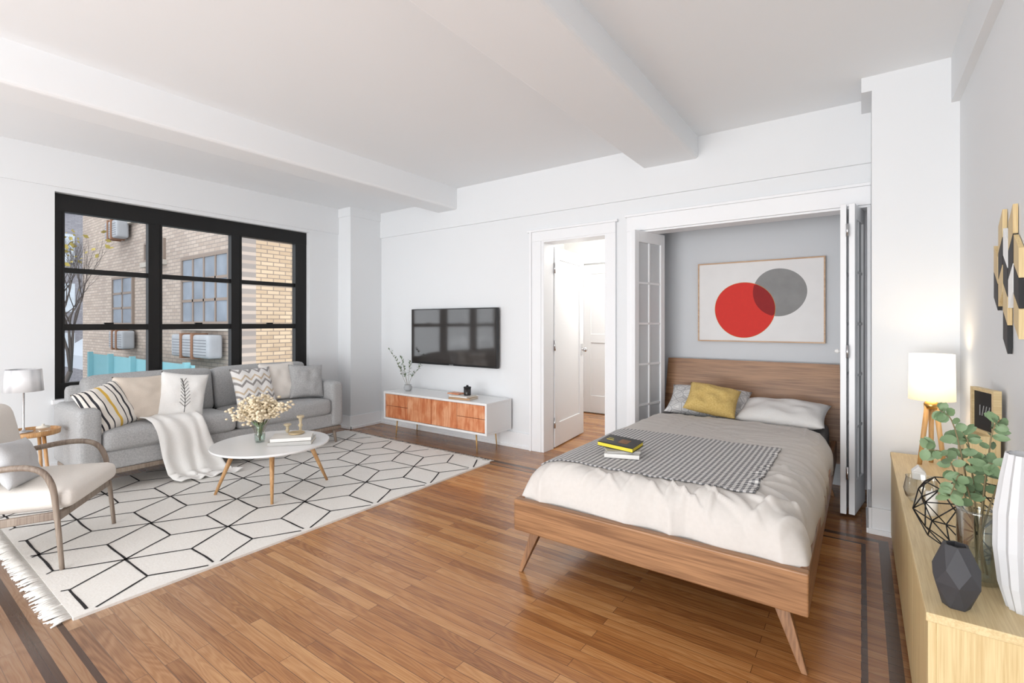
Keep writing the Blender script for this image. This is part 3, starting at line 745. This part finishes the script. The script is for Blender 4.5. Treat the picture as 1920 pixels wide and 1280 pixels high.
tag(MB().box(-.10, .05, -.05, .05, 0, .012).build('wooden_tray', rosewood, loc=(-3.26, 3.62, .512), bevel=.003), 'small brown wooden tray on top of the console books', 'tray')
cj = thing('candle_jar', 'dark glass candle jar on the console books', 'candle', (-3.13, 3.61, .512))
MB().lathe([(.034, 0), (.036, .01), (.036, .07), (.034, .07)], n=24).build('jar_body', paint('dark_glass', (40, 38, 38), .15), cj)
MB().lathe([(.037, .07), (.037, .082), (.012, .085), (.012, .098)], n=24).build('lid', black, cj)

# ------------------------------------------------------------------ bed
bed = thing('bed', 'walnut platform bed with splayed legs and low headboard in the closet alcove', 'bed', (-.76, 3.1, 0))
MB().box(-.615, .615, -1.17, -1.13, .215, .365).build('footboard', walnut_x, bed, .006)
for s in (-1, 1):
    a, c_ = sorted((s*.615, s*.585)); MB().box(a, c_, -1.13, 1.14, .215, .365).build('side_rail', walnut_y, bed, .006)
hb = MB(); 
hb.grid(lambda a, c: ((2*a-1)*(.66-.03*c), 1.14+.09*c, .20+.71*c), 1, 1, sm=False)
o = hb.build('headboard', walnut_x, bed, solid=.03)
MB().box(-.585, .585, -1.13, 1.12, .24, .265).build('slat_base', walnut_y, bed)
for s in (-1, 1):
    for (ya, yb) in ((-1.10, -1.13), (.95, 1.0)):
        q = MB(); top = Vector((s*.52, ya, .22)); ft = Vector((s*.60, yb, 0))
        q.add([top+Vector((a*.027, b_*.018, 0)) for a, b_ in ((-1, -1), (1, -1), (1, 1), (-1, 1))]+[ft+Vector((a*.010, b_*.010, 0)) for a, b_ in ((-1, -1), (1, -1), (1, 1), (-1, 1))],
              [(0, 1, 2, 3), (4, 5, 6, 7), (0, 1, 5, 4), (1, 2, 6, 5), (2, 3, 7, 6), (3, 0, 4, 7)])
        q.build('leg', walnut_z, bed, .003)
b = MB().soft(-1.30, -.22, 2.10, 3.70, .272, .43, .06).soft(-1.335, -.185, 3.60, 4.18, .272, .50, .05)
tag(b.build('mattress', dgrey), 'mattress in a dark grey sheet on the walnut bed', 'mattress')
DX0, DX1, DY0, DY1 = -1.372, -.148, 1.972, 3.74
def dshape(x, y):
    u = max(-1, min(1, (x-(DX0+DX1)/2)/((DX1-DX0)/2)))
    fx = max(0, 1-abs(u)**9)**.36
    dv = max(0, min(1, (y-DY0)/.16)); fy = max(0, 1-(1-dv)**3)**.45
    bk = max(0, min(1, (DY1-y)/.06)); fb_ = 1-(1-bk)**2*.25
    return u, dv, fx, fy, fb_
def sstep(a, b_, x):
    t = max(0, min(1, (x-a)/(b_-a))); return t*t*(3-2*t)
def dheight(x, y):
    u, dv, fx, fy, fb_ = dshape(x, y)
    base, top = .318, .535
    z = base+(top-base)*fx*fy*fb_
    wr = noise.noise(Vector((x*2.5, y*1.6, 1)))*.008
    n1 = noise.noise(Vector((x*1.6+y*.9, y*1.2, 7)))
    k = max(0, 1-math.hypot(x+.30, y-2.15)/1.0)
    k2 = min(1, max(0, 1-abs(x+1.25)/.3)*max(0, 1-abs(y-2.05)/.5))
    c1 = noise.noise(Vector(((x-y*.6)*8+n1*2, (x*.6+y)*1.3, 4)))
    c2 = noise.noise(Vector(((x*.5+y)*9+n1*2, (x-y*.5)*1.4, 11)))
    f1 = max(0, .22-abs(c1))/.22; f2 = max(0, .2-abs(c2))/.2
    cr = (.005+.024*k+.01*k2)*f1*f1*(3-2*f1)+(.004+.016*k)*f2*f2*(3-2*f2)
    under = sstep(-.30, -.42, x)*sstep(2.04, 2.14, y)*sstep(3.04, 2.92, y)     # pressed flat under the blanket
    return z+(wr+cr*(1-under*.95))*fx*fy
def duvet():
    x0, x1, y0, y1 = DX0, DX1, DY0, DY1
    def fn(a, c):
        u = .45*(2*a-1)+.55*math.sin(PI/2*(2*a-1))
        y = y0+(y1-y0)*(.6*c*c+.4*c); x = (x0+x1)/2+(x1-x0)/2*u
        z = dheight(x, y); _, dv, fx, fy, _ = dshape(x, y)
        edge = 1-fx*fy
        ph = (x*21 if dv < 1 else y*15)+6*noise.noise(Vector((x*3, y*3, 2)))
        hang = .015*(1-2*abs(math.sin(ph*.5)))*max(0, min(1, edge*2.2))
        if dv < .7: y -= hang*.8
        elif abs(u) > .85: x += hang*.7*(1 if u > 0 else -1)
        return (x, y, z)
    b = MB(); b.grid(fn, 170, 200)
    return tag(b.build('duvet', duvetm, keep=True, solid=.004), 'rumpled beige grey duvet covering the bed', 'duvet')
duvet()
def gingham():
    m, nt, b = newmat('checked_wool'); tc = nd(nt, 'TexCoord'); s = nd(nt, 'SeparateXYZ', {0: tc.outputs['Object']})
    q = []
    for k in (0, 1):
        a = nd(nt, 'Math', {0: s.outputs[k], 1: 1/.024}, operation='MULTIPLY'); a = nd(nt, 'Math', {0: a.outputs[0]}, operation='FRACT')
        q.append(nd(nt, 'Math', {0: a.outputs[0], 1: .5}, operation='GREATER_THAN').outputs[0])
    a = nd(nt, 'Math', {0: q[0], 1: q[1]}, operation='ADD'); a = nd(nt, 'Math', {0: a.outputs[0], 1: .5}, operation='MULTIPLY')
    r = ramp(nt, a.outputs[0], [(0, C(238, 236, 233)), (.3, C(184, 182, 182)), (.8, C(104, 104, 106))], 'CONSTANT')
    nt.links.new(r.outputs[0], b.inputs['Base Color']); b.inputs['Roughness'].default_value = .95; return m
def chk(a, c):
    x = -1.325+.985*a; y = 2.10+.86*c
    x -= .008*c; yy = y+.01*a
    return (x, yy, max(dheight(x, yy), (dheight(x+.02, yy)+dheight(x-.02, yy))/2)+.007)
cbk = MB().grid(chk, 90, 70).build('checked_blanket', gingham(), keep=True, solid=.006)
tag(cbk, 'black and white checked blanket laid across the bed', 'blanket')
GD = 'books lying on the checked blanket'
zb = max(dheight(-.985+dx, 2.33+dy) for dx in (-.08, 0, .08) for dy in (-.06, 0, .06))+.011
book('white book under the others on the checked blanket', (-.985, 2.33, zb), math.radians(20), .17, .12, .022, bw, GD)
book('thin grey book in the middle of the bed stack', (-.99, 2.335, zb+.022), math.radians(34), .165, .115, .014, bg, GD)
tb = book('black book with yellow edges on top of the bed stack', (-1.005, 2.36, zb+.042), 0, .19, .14, .024, bk, GD, pagem=by, rot=(math.radians(4), math.radians(3), math.radians(-2)))
MB().box(-.095, .095, -.0712, -.070, .004, .020).build('spine', by, tb)
cvp = paint('cover_picture_gold', (170, 110, 50), .5, var=.6, scale=90)
MB().box(-.005, .045, -.032, .030, .0242, .0246).build('cover_picture', cvp, tb)
MB().box(-.075, -.035, -.015, -.006, .0242, .0246).box(-.075, -.045, .010, .015, .0242, .0246).build('cover_print', by, tb)
GP = 'pillows at the head of the bed'
pillow('flat grey and white mottled pillow under the mustard one', (-.98, 4.00, .60), .60, .34, .13, mottled(), -58, 4, 2, 12, group=GP)
pillow('white sleeping pillow on the right half of the bed', (-.46, 3.95, .58), .56, .40, .13, fabric('pillow_white', (238, 237, 235), var=.04), -76, -3, 0, 13, group=GP)
pillow('mustard yellow throw pillow at the head of the bed', (-.90, 3.80, .65), .36, .28, .13, yellowf, -52, 6, 8, 14, group=GP)

# painting
pt = thing('framed_painting', 'framed abstract painting with red and grey overlapping circles above the bed', 'painting', (-.685, 4.395, 1.395))
W2, H2 = .465, .332
f = MB(); t = .010
f.box(-W2, W2, -.032, 0, H2-t, H2).box(-W2, W2, -.032, 0, -H2, -H2+t).box(-W2, -W2+t, -.032, 0, -H2+t, H2-t).box(W2-t, W2, -.032, 0, -H2+t, H2-t)
f.build('frame', wood('frame_oak', (200, 165, 130), (176, 136, 100), 'X', 30), pt)
b = MB().box(-W2+t, W2-t, -.024, -.006, -H2+t, H2-t)
def circ(cx, cz, rx, n=72, ph=0, wob=.012): 
    return [(cx+rx*(1+wob*math.sin(3*2*PI*i/n+ph))*math.cos(2*PI*i/n), cz+rx*(1+wob*math.sin(3*2*PI*i/n+ph))*math.sin(2*PI*i/n)) for i in range(n)]
A = circ(-.100, -.068, .226, ph=.5); B = circ(.155, .068, .190, ph=1)
Ay = circ(-.100, -.068, .2285, ph=.5)
for poly, yy, mi in ((B, -.0245, 2), (Ay, -.0250, 4), (A, -.0255, 1)): b.add([(x, yy, z) for x, z in poly], [tuple(range(len(poly)))], mi)
ins = lambda p, c, r: (p[0]-c[0])**2+(p[1]-c[1])**2 < r*r
Lp = [p for p in A if ins(p, (.155, .068), .19)]+[p for p in B if ins(p, (-.1, -.068), .226)]
cx = sum(p[0] for p in Lp)/len(Lp); cz = sum(p[1] for p in Lp)/len(Lp); Lp.sort(key=lambda p: math.atan2(p[1]-cz, p[0]-cx))
b.add([(x, -.026, z) for x, z in Lp], [tuple(range(len(Lp)))], 3)
b.build('canvas', [paint('canvas_white', (240, 239, 239), .8), paint('paint_red', (224, 58, 50), .8, var=.06, scale=40), paint('paint_grey', (154, 154, 154), .8, var=.15, scale=12), paint('paint_dark_red', (156, 38, 40), .8, var=.1, scale=30), paint('paint_yellow_line', (210, 150, 60), .8)], pt, keep=True)

# ------------------------------------------------------------------ sideboard
sb = thing('sideboard', 'light ash wood sideboard along the right wall', 'cabinet', (.28, 2.51, 0))
SX0, SX1, SY0, SY1 = -.145, .14, -.92, .93
MB().box(SX0-.004, SX1, SY0-.004, SY1, .478, .50).build('top', ash_y, sb, .002)
MB().box(SX0+.016, SX1-.002, SY0, SY1-.002, .03, .478).build('body', ash, sb, .002)
for k in range(4):
    a = SY0+(SY1-SY0)*k/4; c_ = SY0+(SY1-SY0)*(k+1)/4
    d = MB().box(SX0, SX0+.016, a+.002, c_-.002, .04, .476).build('door', ash, sb, .001)
MB().box(SX0+.03, SX1-.02, SY0+.03, SY1-.03, 0, .03).build('plinth', black, sb)

ZS = .50
lp = thing('table_lamp', 'lit table lamp with white drum shade on wooden tripod by the pillar', 'lamp', (.29, 3.25, ZS))
lo = wood('lamp_oak', (222, 182, 126), (200, 154, 98), 'Z', 30)
for k in range(3):
    a = 2*PI*k/3+PI*1.15; MB().cyl((math.cos(a)*.055, math.sin(a)*.055, 0), (math.cos(a)*.018, math.sin(a)*.018, .31), .010, .012, 10).build('leg', lo, lp)
MB().lathe([(.030, .285), (.032, .31), (.02, .325)], n=20).build('collar', brass, lp)
shd = bpy.data.materials.new('glowing_linen'); shd.use_nodes = True; nt = shd.node_tree; bs = nt.nodes['Principled BSDF']
tc = nd(nt, 'TexCoord'); sz = nd(nt, 'SeparateXYZ', {0: tc.outputs['Object']}); no = nd(nt, 'TexNoise', {'Vector': tc.outputs['Object'], 'Scale': 120})
mr = nd(nt, 'MapRange', {0: sz.outputs[2], 1: .33, 2: .56, 3: 0.0, 4: 1.0}); m2 = nd(nt, 'Math', {0: no.outputs['Fac'], 1: .15}, operation='MULTIPLY'); m3 = nd(nt, 'Math', {0: mr.outputs[0], 1: m2.outputs[0]}, operation='ADD')
rr = ramp(nt, m3.outputs[0], [(0, C(255, 226, 184)), (.35, C(255, 243, 222)), (.8, C(255, 247, 234))])
nt.links.new(rr.outputs[0], bs.inputs['Base Color']); nt.links.new(rr.outputs[0], bs.inputs['Emission Color']); bs.inputs['Emission Strength'].default_value = .7
MB().lathe([(.092, .33), (.089, .562)], n=48, cap=False).build('lamp_shade', shd, lp, solid=.003)
MB().lathe([(.004, .32), (.004, .36), (.028, .40), (.03, .43), (.012, .46)], n=16).build('bulb', paint('bulb', (255, 236, 200), .4, emit=3), lp)

o = MB().box(-.025, .025, -.025, .025, 0, .035).prism([(-.025, .035), (.025, .035), (0, .062)], lambda a, b_, t_: (a, t_, b_), -.025, .025).build('house_ornament', gloss_white, loc=(.215, 2.92, ZS), bevel=.002)
tag(o, 'tiny white house shaped ornament in front of the lamp', 'ornament')
g = thing('glass_candle_bowl', 'low clear glass bowl at the front edge of the sideboard', 'bowl', (.195, 2.55, ZS))
MB().lathe([(.034, 0), (.050, .02), (.056, .05), (.048, .095), (.050, .10)], n=32, cap=False).lathe([(.001, .002), (.034, .002)], n=24, cap=False).build('bowl', glass('bowl_glass', (.92, .94, .94, 1), .35), g)
tag(MB().lathe([(.018, 0), (.018, .085), (.004, .087), (.001, .10)], n=16).build('candle', paint('candle_wax', (248, 244, 236), .5), loc=(.215, 2.40, ZS)), 'white pillar candle beside the glass bowl on the sideboard', 'candle')

wb = MB(); rings = []
for (rr_, zz, ph, n) in ((.055, .004, 0, 8), (.108, .045, .5, 8), (.134, .11, 0, 8), (.126, .165, .5, 8), (.104, .205, 0, 8)):
    rings.append([(rr_*math.cos(2*PI*(k+ph)/n), rr_*math.sin(2*PI*(k+ph)/n), zz) for k in range(n)])
E = []
for i, rg in enumerate(rings):
    for k in range(8):
        if i in (0, 2, 4): E.append((rg[k], rg[(k+1) % 8]))
        if i < 4:
            nx = rings[i+1]; E.append((rg[k], nx[k])); E.append((rg[k], nx[(k-1) % 8] if i % 2 == 0 else nx[(k+1) % 8]))
for a, c_ in E: wb.cyl(a, c_, .0020, n=6)
tag(wb.build('wire_basket', blackwire, loc=(.272, 2.07, ZS)), 'black geometric wire basket behind the eucalyptus', 'basket')

ev = thing('eucalyptus_vase', 'clear glass vase with green eucalyptus branches on the sideboard', 'vase', (.268, 1.87, ZS))
vg = glass('tall_vase_glass', (.90, .93, .93, 1), .32)
MB().lathe([(.040, .0), (.048, .012), (.048, .19), (.051, .20), (.048, .20), (.045, .19), (.045, .014)], n=36, cap=False).lathe([(.001, .010), (.045, .014)], n=24, cap=False).build('glass_vase', vg, ev)
MB().lathe([(.043, .016), (.043, .09)], n=28).build('water', glass('vase_water', (.86, .92, .91, 1), .10), ev)
st = MB(); lv = MB(); r = random.Random(11)
tips = [(-.085, 0, .470), (.045, .02, .45), (-.115, -.05, .36), (.095, -.03, .37), (-.070, -.09, .25), (-.03, .04, .40), (.02, -.05, .34)]
for tp in tips:
    pts = smooth([(r.uniform(-.02, .02), r.uniform(-.02, .02), .02), (tp[0]*.15, tp[1]*.15, .18), (tp[0]*.6, tp[1]*.55, .18+(tp[2]-.15)*.75 if tp[2] > .28 else .30), tp], 6)
    st.tube(pts, [.003-.0018*i/len(pts) for i in range(len(pts))], 5)
    for i in range(8, len(pts), 1):
        p = pts[i]; d = (pts[i]-pts[i-1]).normalized()
        for s in (-1, 1):
            if r.random() < .18: continue
            sd = d.cross(Vector((r.uniform(-1, 1), r.uniform(-1, 1), r.uniform(-.5, .5)))).normalized()*s
            leafq(lv, p, sd+d*.3+Vector((0, 0, -.3)), r.uniform(.028, .044), r.uniform(.020, .028), Vector((r.uniform(-1, 1), -1.2, r.uniform(0, .8))).normalized())
st.build('stem', stemm, ev); lv.build('leaves', green, ev)

def faceted(name, label, loc, rings_, n, m, cat='vase'):
    b = MB(); R = []
    for i, (rr_, zz) in enumerate(rings_):
        ph = .5*(i % 2); R.append([(rr_*math.cos(2*PI*(k+ph)/n), rr_*math.sin(2*PI*(k+ph)/n), zz) for k in range(n)])
    for i in range(len(R)-1):
        for k in range(n):
            a, b2, c_, d_ = R[i][k], R[i][(k+1) % n], R[i+1][k], R[i+1][(k+1) % n]
            if i % 2 == 0: b.add([a, b2, c_], [(0, 1, 2)]); b.add([b2, d_, c_], [(0, 1, 2)])
            else: b.add([a, d_, c_], [(0, 1, 2)]); b.add([a, b2, d_], [(0, 1, 2)])
    b.add(R[0], [tuple(range(n))])
    rt, zt = rings_[-1]; b.add(R[-1]+[(x*.78, y*.78, zt) for x, y, z in R[-1]]+[(x*.7, y*.7, zt-.05) for x, y, z in R[-1]],
        [(k, (k+1) % n, n+(k+1) % n, n+k) for k in range(n)]+[(n+k, n+(k+1) % n, 2*n+(k+1) % n, 2*n+k) for k in range(n)]+[tuple(range(2*n, 3*n))])
    return tag(b.build(name, m, loc=loc), label, cat)
faceted('vase', 'small matt black faceted vase at the near end of the sideboard', (.196, 1.665, ZS), [(.027, 0), (.050, .062), (.047, .10), (.027, .156)], 6, paint('charcoal_ceramic', (62, 62, 66), .55))
b = MB(); n = 32; prof = [(.046, 0), (.062, .06), (.071, .15), (.070, .24), (.058, .33), (.048, .39)]
for i in range(len(prof)-1):
    for k in range(n):
        def P(j, kk): 
            rr_, zz = prof[j]; rr_ *= (1 if kk % 2 == 0 else .88); a = 2*PI*kk/n
            return (rr_*math.cos(a), rr_*math.sin(a), zz)
        b.add([P(i, k), P(i, k+1), P(i+1, k+1), P(i+1, k)], [(0, 1, 2, 3)])
b.lathe([(.001, .36), (.038, .37), (.041, .39)], n=24, cap=False).lathe([(.001, 0.001), (.038, 0.001)], n=24, cap=False)
tag(b.build('vase', paint('white_ceramic', (212, 213, 215), .45, var=.01), loc=(.345, 1.74, ZS)), 'tall white ribbed vase at the right edge of the sideboard', 'vase')
bx = MB().box(-.05, .05, -.075, .075, 0, .30).build('wooden_box', ash, loc=(.365, 2.56, ZS), bevel=.003)
tag(bx, 'light wooden box under the framed sign by the right wall', 'box')
sg = thing('framed_sign', 'black letter board in a light wood frame propped by the right wall', 'sign', (.383, 2.55, ZS+.30), math.radians(-75))
R_ = .080; h_ = .170
f = MB().box(-R_, R_, -.012, .012, 0, .012).box(-R_, R_, -.012, .012, h_-.012, h_).box(-R_, -R_+.012, -.012, .012, .012, h_-.012).box(R_-.012, R_, -.012, .012, .012, h_-.012)
f.build('frame', ash_y, sg)
MB().box(-R_+.01, R_-.01, -.004, .006, .01, h_-.01).build('board', black, sg)
k = MB()
k.box(-.028, -.025, -.0056, -.0038, .065, .105)
for x in (-.006, .014, .034): k.obox((x, -.0047, .085), .0015, .0009, .020, Matrix.Rotation(.3, 3, 'Y'))
k.build('lettering', paint('chalk', (170, 170, 170), .8), sg)

wa = thing('wall_art', 'geometric wall decoration of wood, black and white slanted tiles on the right wall', 'wall art', (.428, 2.37, 1.39))
mats = [ash, black, gloss_white]
cols = [(.205, .10, [0, 1]), (.130, .215, [0, 1, 0]), (.055, .145, [2, 1, 0, 1]), (-.020, .205, [0, 1, 2]), (-.095, .10, [0, 1, 0])]
for ci, (y, zt, seq) in enumerate(cols):
    for k, mi in enumerate(seq):
        sl = .026*(1 if ci % 2 == 0 else -1); z1_ = zt-k*.100; z0_ = z1_-.098
        MB().prism([(y-.033, z0_-sl), (y+.033, z0_+sl), (y+.033, z1_+sl), (y-.033, z1_-sl)], lambda a, b_, t_: (t_, a, b_), -.013, 0).build('tile', mats[mi], wa, .001)

# ------------------------------------------------------------------ light
wd = bpy.data.worlds.new('world'); bpy.context.scene.world = wd; wd.use_nodes = True
bg_ = wd.node_tree.nodes['Background']; bg_.inputs[0].default_value = (.90, .95, 1, 1); bg_.inputs[1].default_value = 2.4
def area(loc, rot, sx, sy, p, col=(1, 1, 1)):
    l = bpy.data.lights.new('fill_light', 'AREA'); l.shape = 'RECTANGLE'; l.size = sx; l.size_y = sy; l.energy = p; l.color = col
    o = bpy.data.objects.new('fill_light', l); COL.objects.link(o); o.location = loc; o.rotation_euler = rot; return o
area((-2.0, YR+.1, 1.30), (math.radians(94), 0, 0), 4.4, 2.2, 128, (.97, .985, 1))  # added soft fill behind the camera, not a lamp of the room
area((-1.6, -3.3, .3), (math.radians(118), 0, math.radians(-6)), 4.0, 1.1, 160, (.94, .98, 1))  # added unseen uplight that brightens the ceiling
def point(loc, p, r, col):
    l = bpy.data.lights.new('point_light', 'POINT'); l.energy = p; l.shadow_soft_size = r; l.color = col
    o = bpy.data.objects.new('point_light', l); COL.objects.link(o); o.location = loc
point((.29, 3.25, ZS+.47), 1.8, .05, (1, .82, .58))
point((-2.2, 5.1, 2.1), 26, .12, (1, .97, .94))  # unseen light added to brighten the hall, no fixture there
